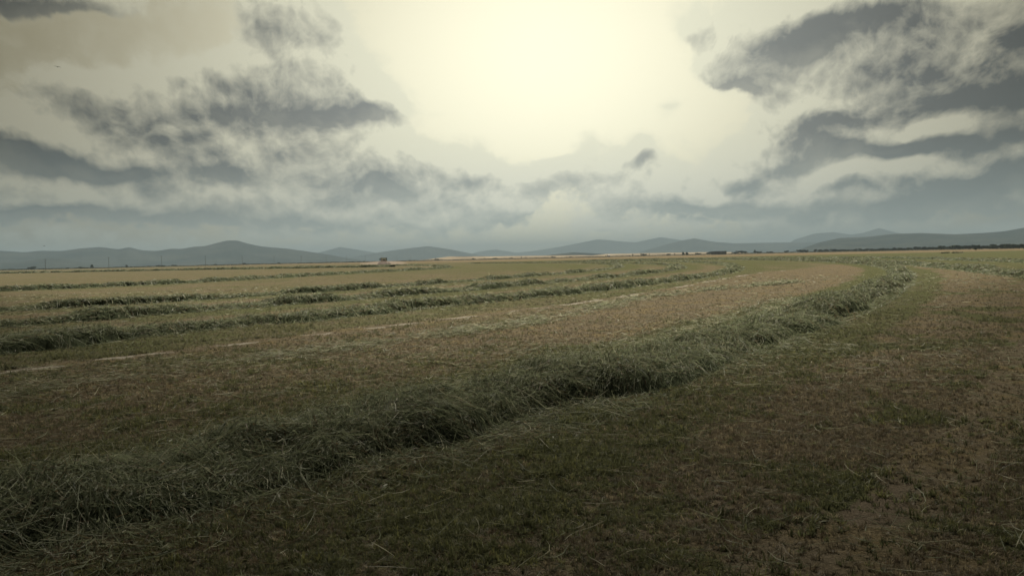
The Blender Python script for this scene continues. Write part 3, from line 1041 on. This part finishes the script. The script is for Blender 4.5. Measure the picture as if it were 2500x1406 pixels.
# scattered ones left and centre, each seen by itself against the haze
for px_, top, kind, wid in ((78, 653, 2, 1.7), (122, 657, 2, 1.5), (165, 655, 2, 1.4), (196, 653, 2, 1.6), (206, 654, 2, 1.4), (385, 649, 2, 1.6), (398, 649, 2, 1.3), (424, 648, 2, 1.7),
                            (526, 646, 2, 1.0), (597, 643.5, 2, 1.0), (680, 642.5, 2, 1.1), (733, 643, 2, .9), (743, 643, 2, .9), (860, 639.5, 2, 1.2), (888, 639, 2, 1.3), (698, 644, 2, 1.8), (668, 645, 2, 2.0)):
    place_tree(kind, px_, top - 1.6, 1500, "low dark bush on the left horizon in front of the blue mountain", "scattered bushes on the left horizon", wid=wid)
for px_, top, kind, wid in ((1063, 632, 1, .8), (1069, 633.5, 2, 1.0), (1155, 632, 2, 1.2), (1183, 631, 1, .9), (1208, 631, 2, 1.5), (1248, 630.5, 2, 1.3), (1273, 628.5, 1, .8), (1284, 628.5, 1, .9), (1350, 628, 2, 1.8), (1383, 627, 1, .7), (1392, 628, 2, 1.5),
                            (1545, 621.5, 1, 1.0), (1572, 621, 2, 1.4), (1585, 621, 1, .8), (1632, 621, 2, 1.6), (1647, 620, 1, .9), (1704, 619, 2, 1.4), (1732, 616.5, 2, 1.3), (1812, 614, 2, 1.9), (1795, 617, 2, 1.6), (1843, 612, 1, 1.0), (1850, 615, 2, 1.8), (1880, 615.5, 2, 2.0), (1920, 613.5, 2, 1.0), (1955, 611.5, 2, 1.4), (1966, 611.5, 2, 1.4), (1991, 610.5, 0, 1.3), (2003, 611, 2, 1.5), (2017, 610.5, 2, 1.5)):
    place_tree(kind, px_, top - 1.5, 1450, ("small rounded tree standing on the open centre horizon", "small upright tree standing on the open centre horizon", "small low bush on the open centre horizon")[kind],
               ("rounded trees on the centre horizon", "upright trees on the centre horizon", "bushes on the centre horizon")[kind], wid=wid)
place_tree(0, 224, 646.5, 1100, "tall blocky dark tree alone on the left horizon beside the first pole", None, wid=.8)
place_tree(0, 309, 646.8, 1700, "wide faint tree between the two tallest poles at left", None, wid=.9)
place_tree(0, 1668, 616.3, 1150, "grey-green rounded tree left of the long hay stack, paler of a pair", None, wid=.9)
place_tree(0, 1677, 616.2, 1080, "darker rounded tree left of the long hay stack, right one of a pair", None, wid=.95)
place_tree(0, 1479, 624, 1350, "dark round tree beside the tiny pale shed on the centre horizon", None, wid=.9)
place_tree(0, 2383, 606, 620, "large dark bush standing in front of the right treeline", None, "bush", wid=1.5)

# low hedge strip along the far field edge
hx, hy, hs_ = [], [], []
for px_ in np.arange(-60, 2560, 1.6):
    dist_ = 1350 if px_ < 2000 else 1350 - 350 * (px_ - 2000) / 500
    a_ = azel(px_, 630)[0]
    dist_ += 40 * math.sin(px_ * .02)
    hx.append(dist_ * math.sin(a_)); hy.append(dist_ * math.cos(a_))
    hs_.append(.45 + .9 * float(fbm(np.array([px_ * .03]), np.array([1.]), 3)[0]) + (.9 * max(0, (px_ - 2000) / 500)))
hx, hy, hs_ = map(np.array, (hx, hy, hs_))
kk = 14
cx_ = np.repeat(hx, kk) + rng.normal(0, 1.2, len(hx) * kk)
cy_ = np.repeat(hy, kk) + rng.normal(0, 2.0, len(hx) * kk)
cz_ = rng.random(len(cx_)) * np.repeat(hs_, kk) * 1.6
c_ = np.stack([cx_, cy_, cz_], 1)
a_ = rng.normal(size=c_.shape); a_ /= np.linalg.norm(a_, axis=1)[:, None]
b_ = np.cross(a_, rng.normal(size=c_.shape)); b_ /= np.linalg.norm(b_, axis=1)[:, None]
s_ = rng.uniform(.3, .7, (len(c_), 1))
V = np.stack([c_ - a_ * s_, c_ + b_ * s_ * .7, c_ + a_ * s_, c_ - b_ * s_ * .7], 1).reshape(-1, 3)
hd = mesh_obj("undergrowth", V, np.arange(len(V)).reshape(-1, 4), None, (M_leaf,))
tag(hd, "thin dark line of scrub along the far edge of the field", "scrub", kind="stuff")

# ------------------------------------------------------------------ pole line
M_pole = plain("weathered_pole", (.13, .12, .105), .9)
POLES = [(110, 632), (265, 628), (394, 624), (501, 624), (591, 626), (669, 625), (735, 624), (796, 624), (845.5, 624), (891.5, 624), (933, 624), (969, 624.5), (1002, 626)]
ords = ["faintest and leftmost", "first tall", "second tall", "fourth from the left", "fifth from the left", "sixth from the left", "seventh from the left", "eighth from the left", "ninth from the left", "tenth from the left", "eleventh, directly behind the machine", "twelfth, just right of the machine", "thirteenth and rightmost, short and faint"]
labs = ["faint leftmost utility pole below the low hill at far left", "tall thin utility pole right of the blocky tree at far left", "second tall thin utility pole below the left shoulder of the mountain"]
labs += ["thin utility pole, " + w + " in the hazy row" for w in ords[3:]]
pole0 = None
for i, (px_, top) in enumerate(POLES):
    dist_ = 1.0 / np.interp(px_, [110, 1002], [1 / 760., 1 / 1420.])
    p_ = at(px_, top, dist_)
    if pole0 is None:
        pole0 = empty("utility_pole", (0, 0, 0))
        MB().tube((0, 0, -.5), (0, 0, 12), .15, .11).build("pole", M_pole, pole0)
        MB().box((0, 0, 11.2), (2.6, .12, .14)).build("crossarm", M_pole, pole0)
        for x_ in (-1.15, -.5, .5, 1.15):
            MB().tube((x_, 0, 11.29), (x_, 0, 11.55), .06, .04, 6).build("insulator", M_pole, pole0)
        r = pole0
    else:
        r = pole0.copy()
        COL.objects.link(r)
        for ch in pole0.children:
            c_ = ch.copy()
            COL.objects.link(c_)
            c_.parent = r
    r.location = (p_[0], p_[1], 0)
    r.rotation_euler = (0, 0, R(70))
    r.scale = (1, 1, p_[2] / 12.0)
    tag(r, labs[i], "utility pole", "utility poles in a receding line")

# ------------------------------------------------------------------ long stack of hay bales
M_bale = plain("stacked_hay", (.10, .085, .055), .95, .4, 1.5)
M_tarp = plain("dark_tarp", (.035, .04, .042), .5, .3, 1.0)
pc = at(1755, 620, 1250)
st = empty("hay_stack", (pc[0], pc[1], 0), -math.atan2(pc[0], pc[1]))
tag(st, "long low block of stacked hay bales under a dark cover on the golden strip", "hay stack")
wS, hS, dS = 22.0, 5.0, 7.0
ml = MB()
for iz in range(4):
    for ix in range(9):
        for iy in range(3):
            if iz == 3 and ix in (2, 3) and iy < 3 and random.random() < .5:
                continue
            ml.box((-wS / 2 + (ix + .5) * wS / 9 + random.uniform(-.06, .06), -dS / 2 + (iy + .5) * dS / 3 + random.uniform(-.06, .06), (iz + .5) * 1.2), (wS / 9 - .08, dS / 3 - .08, 1.18))
ml.build("bales", M_bale, st, .06)
tp = MB()
for ix in range(8):
    tp.box((-wS / 2 + 5.2 + (ix + .5) * 2.15, 0, 4.92 + .07 * math.sin(ix * 1.7)), (2.2, dS + .5, .24), taper=.97)
tp.build("tarp", M_tarp, st)

# tiny pale shed at the centre horizon
M_shed = plain("pale_boards", (.45, .44, .40), .8)
M_roof = plain("grey_roof", (.22, .22, .22), .6)
ps = at(1486, 624, 1300)
sh = empty("shed", (ps[0], ps[1], 0), .5)
tag(sh, "tiny pale shed beside a dark round tree on the centre horizon", "shed")
MB().box((0, 0, 1.2), (4.2, 3.2, 2.4)).build("wall", M_shed, sh)
me = bpy.data.meshes.new("roof")
me.from_pydata([(-2.3, -1.9, 2.41), (2.3, -1.9, 2.41), (2.3, 1.9, 2.41), (-2.3, 1.9, 2.41), (-2.3, 0, 3.3), (2.3, 0, 3.3)], [], [(0, 1, 5, 4), (2, 3, 4, 5), (0, 4, 3), (1, 2, 5), (3, 2, 1, 0)])
me.materials.append(M_roof)
ro = bpy.data.objects.new("roof", me)
COL.objects.link(ro)
ro.parent = sh
MB().box((.6, -1.63, .95), (1.0, .06, 1.9)).build("door", M_roof, sh)

# two dark lumps of hay left on the golden strip at right
for px_, py_, w_, lab in ((2311, 617, 2.6, "short dark lump of hay left on the golden strip at right"), (2343, 618, 4.2, "long flat dark lump of hay right of a shorter one on the golden strip")):
    p_ = at(px_, py_, 330)
    ln = object.__new__(Line)
    ln.X = np.linspace(p_[0] - w_ / 2, p_[0] + w_ / 2, 5)
    ln.Y = np.full(5, p_[1]) + .2 * np.arange(5)
    ln.arc = np.concatenate([[0], np.cumsum(np.hypot(np.diff(ln.X), np.diff(ln.Y)))])
    ob = windrow(ln, lab, 0, ln.arc[-1], hgt=.45, half=.6, seed=px_ * .1, dens=1.2)
    ob.name = "hay_clump"
    tag(ob, lab, "hay clump", "dark hay clumps on the golden strip")

# ------------------------------------------------------------------ swather working at the far turn, trailing dust
M_body = plain("machine_paint", (.14, .055, .045), .45)
M_dark = plain("machine_black", (.03, .03, .032), .6)
M_tyre = plain("tyre_rubber", (.022, .021, .02), .85)
M_rim = plain("pale_rim", (.55, .53, .48), .5)
M_roofm = plain("cab_roof", (.05, .075, .075), .5)
M_white = plain("white_panel", (.62, .60, .56), .5)
mt, n, o = material("cab_glass")
b = n.n("ShaderNodeBsdfPrincipled")
tb = n.noise(n.n("ShaderNodeTexCoord").outputs["Object"], 4, 2)
n.put(b.inputs["Base Color"], n.mix(tb.outputs[0], (.55, .62, .6), (.7, .75, .72)))
b.inputs["Roughness"].default_value = .08
b.inputs["Transmission Weight"].default_value = .85
n.t.links.new(b.outputs[0], o.inputs[0])
M_glass = mt
pt = at(937, 640, 300)
tr = empty("hay_swather", (pt[0], pt[1], 0), R(12))
tr.scale = (1.45, 1.25, 1.0)
tag(tr, "small dark-roofed hay machine working at the far end of a windrow in dust", "tractor")
MB().box((0, .3, 1.15), (1.5, 2.6, .7), taper=.92).build("body", M_body, tr, .06)
MB().box((0, 1.4, 1.75), (1.15, 1.2, .5), taper=.85).build("hood", M_body, tr, .06)
MB().box((0, -.25, 2.1), (1.45, 1.35, 1.15), taper=.94).build("cab", M_glass, tr)
pm = MB()
for sx in (-1, 1):
    for sy in (-1, 1):
        pm.tube((sx * .74, -.25 + sy * .69, 1.5), (sx * .70, -.25 + sy * .65, 2.7), .055, .055, 6)
pm.build("cab_post", M_dark, tr)
MB().box((0, -.25, 2.79), (1.85, 1.75, .18), taper=.9).build("roof", M_roofm, tr, .04)
MB().box((0, -.2, 1.8), (.55, .5, .9), taper=.7).build("seat", M_dark, tr, .05)
MB().tube((.62, 1.2, 1.9), (.62, 1.2, 2.75), .06, .05).build("exhaust_pipe", M_dark, tr)
MB().tube((-.95, -.9, 2.25), (-.7, -.9, 2.3), .03, .03, 6).box((-1.05, -.92, 2.25), (.22, .05, .38)).build("mirror", M_dark, tr)
for sx in (-1, 1):
    MB().box((sx * .95, -.95, 1.32), (.36, .12, .26)).build("headlight", M_white, tr, .03)
for sx in (-1, 1):
    for sy, rr_, w_ in ((-.7, .72, .5), (1.35, .48, .32)):
        wh = MB().tube((sx * 1.12 - w_ / 2, sy, rr_), (sx * 1.12 + w_ / 2, sy, rr_), rr_, rr_, 20).build("wheel", M_tyre, tr, .06)
        MB().tube((sx * 1.12 - w_ / 2 - .02, sy, rr_), (sx * 1.12 + w_ / 2 + .02, sy, rr_), rr_ * .55, rr_ * .55, 14).build("rim", M_rim, wh)
hdm = MB().box((0, -2.0, .55), (3.6, .9, .65), taper=.85)
hdm.box((-1.2, -1.45, .8), (.14, 1.1, .14)).box((1.2, -1.45, .8), (.14, 1.1, .14))
hdm.build("cutting_header", M_dark, tr, .05)

mt, n, o = material("dust")
vp = n.n("ShaderNodeVolumePrincipled")
vp.inputs["Color"].default_value = (.62, .52, .46, 1)
vp.inputs["Density"].default_value = .11
n.t.links.new(vp.outputs[0], o.inputs["Volume"])
du = []
V, F = [], []
import bmesh
bm = bmesh.new()
bmesh.ops.create_icosphere(bm, subdivisions=4, radius=1)
co = np.array([v_.co[:] for v_ in bm.verts])
nn = .8 + .55 * fbm(co[:, 0] * 1.6 + co[:, 2] * 1.1 + 20, co[:, 1] * 1.6 + 9 + co[:, 2], 3)
co = co * nn[:, None]
for v_, c_ in zip(bm.verts, co):
    v_.co = (c_[0] * 7.5, c_[1] * 4.5 - 3.0, max(.05, .75 + c_[2] * .85))
me = bpy.data.meshes.new("dust")
bm.to_mesh(me)
bm.free()
me.materials.append(mt)
ob = bpy.data.objects.new("dust", me)
COL.objects.link(ob)
ob.location = (pt[0] + .5, pt[1], 0)
tag(ob, "low brownish dust cloud hanging round the hay machine", "dust cloud", kind="stuff")

# ------------------------------------------------------------------ birds
M_bird = plain("dark_plumage", (.03, .026, .02), .8)


def bird(px_, py_, dist_, span, rz, label):
    p_ = at(px_, py_, dist_)
    r = empty("bird", tuple(p_), rz)
    prof = [(-.36, .015), (-.2, .05), (0, .075), (.16, .06), (.24, .045), (.30, .05), (.35, .035), (.40, .008)]
    V, F = [], []
    for y, rad in prof:
        for k_ in range(8):
            a = k_ / 8 * 2 * math.pi
            V.append((rad * math.cos(a), y, rad * .85 * math.sin(a) + .015 * (y > .2)))
    for i in range(len(prof) - 1):
        for k_ in range(8):
            j = (k_ + 1) % 8
            F.append((i * 8 + k_, i * 8 + j, (i + 1) * 8 + j, (i + 1) * 8 + k_))
    F += [tuple(reversed(range(8))), tuple(range((len(prof) - 1) * 8, len(prof) * 8))]
    V += [(-.03, -.3, 0), (.03, -.3, 0), (.10, -.52, .0), (-.10, -.52, .0), (-.03, -.3, .02), (.03, -.3, .02), (.10, -.52, .015), (-.10, -.52, .015)]
    b0 = len(V) - 8
    F += [(b0, b0 + 3, b0 + 2, b0 + 1), (b0 + 4, b0 + 5, b0 + 6, b0 + 7), (b0, b0 + 1, b0 + 5, b0 + 4), (b0 + 2, b0 + 3, b0 + 7, b0 + 6), (b0 + 1, b0 + 2, b0 + 6, b0 + 5), (b0 + 3, b0, b0 + 4, b0 + 7)]
    for sx in (-1, 1):
        secs = [(.05, .14, -.10, .01), (.35, .15, -.10, .13 if sx < 0 else .06), (.62, .10, -.08, .18 if sx < 0 else .03), (.95, -.04, -.10, .20 if sx < 0 else -.08)]
        b0 = len(V)
        for x, y1_, y0_, z in secs:
            V += [(sx * x, y1_, z), (sx * x, y0_, z), (sx * x, y0_ * .9, z + .02), (sx * x, y1_ * .9, z + .03)]
        for i in range(3):
            for k_ in range(4):
                j = (k_ + 1) % 4
                F.append((b0 + i * 4 + k_, b0 + i * 4 + j, b0 + i * 4 + 4 + j, b0 + i * 4 + 4 + k_))
        F.append((b0 + 12, b0 + 13, b0 + 14, b0 + 15))
    me = bpy.data.meshes.new("body")
    me.from_pydata(V, [], F)
    me.update()
    me.materials.append(M_bird)
    o = bpy.data.objects.new("body", me)
    COL.objects.link(o)
    o.parent = r
    r.scale = (span / 1.9,) * 3
    r.rotation_euler = (.75, .1, rz)
    return tag(r, label, "bird")


bird(140.5, 164, 220, 1.3, .3, "small dark bird gliding in the open sky at upper left")
bird(108, 600.5, 420, 1.2, -.3, "tiny dark bird flying low just above the left mountain")

# ------------------------------------------------------------------ added cloud out of view, outline shaped to darken near ground and sides
mt, n, o = material("shade_cloud_grey")
t = n.n("ShaderNodeTexCoord").outputs["Object"]
nz_ = n.noise(t, .01, 6)
b = n.n("ShaderNodeBsdfDiffuse")
n.put(b.inputs[0], n.mix(nz_.outputs[0], (.10, .10, .11), (.22, .22, .23)))
n.t.links.new(b.outputs[0], o.inputs[0])
CB = 380.0                                     # base of the added shading cloud
off = (CB + 22) / math.tan(SUN_EL)
ox, oy = off * math.sin(SUN_AZ), off * math.cos(SUN_AZ)
ax = np.concatenate([np.linspace(-900, -120, 40, endpoint=False), np.linspace(-120, 120, 121), np.linspace(120, 900, 41)[1:]])
axd = np.abs(ax - 1.0)
edge = 1.4 + np.minimum(1.25 * axd + .45 * np.minimum(axd, 5), 75) + 4 * (fbm(ax * .05 + 3, ax * 0, 3) - .5)
tt = np.concatenate([np.linspace(0, .08, 12), np.linspace(.1, 1, 40)])
TT, EX = np.meshgrid(tt, ax, indexing="ij")
YY = edge[None] - TT * (170 + 60 * fbm(ax * .02 + 50, ax * 0, 3)[None])
thk = np.minimum(190 * TT, 70) * (.6 + .6 * fbm(EX * .012, YY * .012, 4)) + .5
dip = 26 * fbm(EX * .02 + 30, YY * .02, 4) * np.clip(TT * 10, 0, 1)
bot = np.stack([EX + ox, YY + oy, CB + 20 - dip], -1).reshape(-1, 3)
top_ = np.stack([EX + ox, YY + oy, CB + 20 + thk], -1).reshape(-1, 3)
nu, nv2 = TT.shape
f1 = grid_faces(nu, nv2)
f2 = f1[:, ::-1] + len(bot)
i = np.arange(nv2 - 1)
front = np.stack([i, i + 1, i + 1 + len(bot), i + len(bot)], 1)
k_ = (nu - 1) * nv2 + i
back = np.stack([k_ + 1, k_, k_ + len(bot), k_ + 1 + len(bot)], 1)
j = np.arange(nu - 1) * nv2
s1 = np.stack([j + nv2, j, j + len(bot), j + nv2 + len(bot)], 1)
j = j + nv2 - 1
s2 = np.stack([j, j + nv2, j + nv2 + len(bot), j + len(bot)], 1)
cl_ = mesh_obj("added_shade_cloud", np.concatenate([bot, top_]), np.concatenate([f1, f2, front, back, s1, s2]), None, (mt,), smooth=True)
tag(cl_, kind="structure")

# ------------------------------------------------------------------ air
mt, n, o = material("haze")
vp = n.n("ShaderNodeVolumePrincipled")
vp.inputs["Color"].default_value = (.295, .385, .455, 1)
vp.inputs["Density"].default_value = 1.35e-4
vp.inputs["Anisotropy"].default_value = 0.0
n.t.links.new(vp.outputs[0], o.inputs["Volume"])
hzb = MB().box((0, 6000, 160.0), (28000, 16000 + 12000, 322.0)).build("haze", mt)
tag(hzb, kind="stuff", label="thin blue-grey haze over the whole plain", cat="haze")
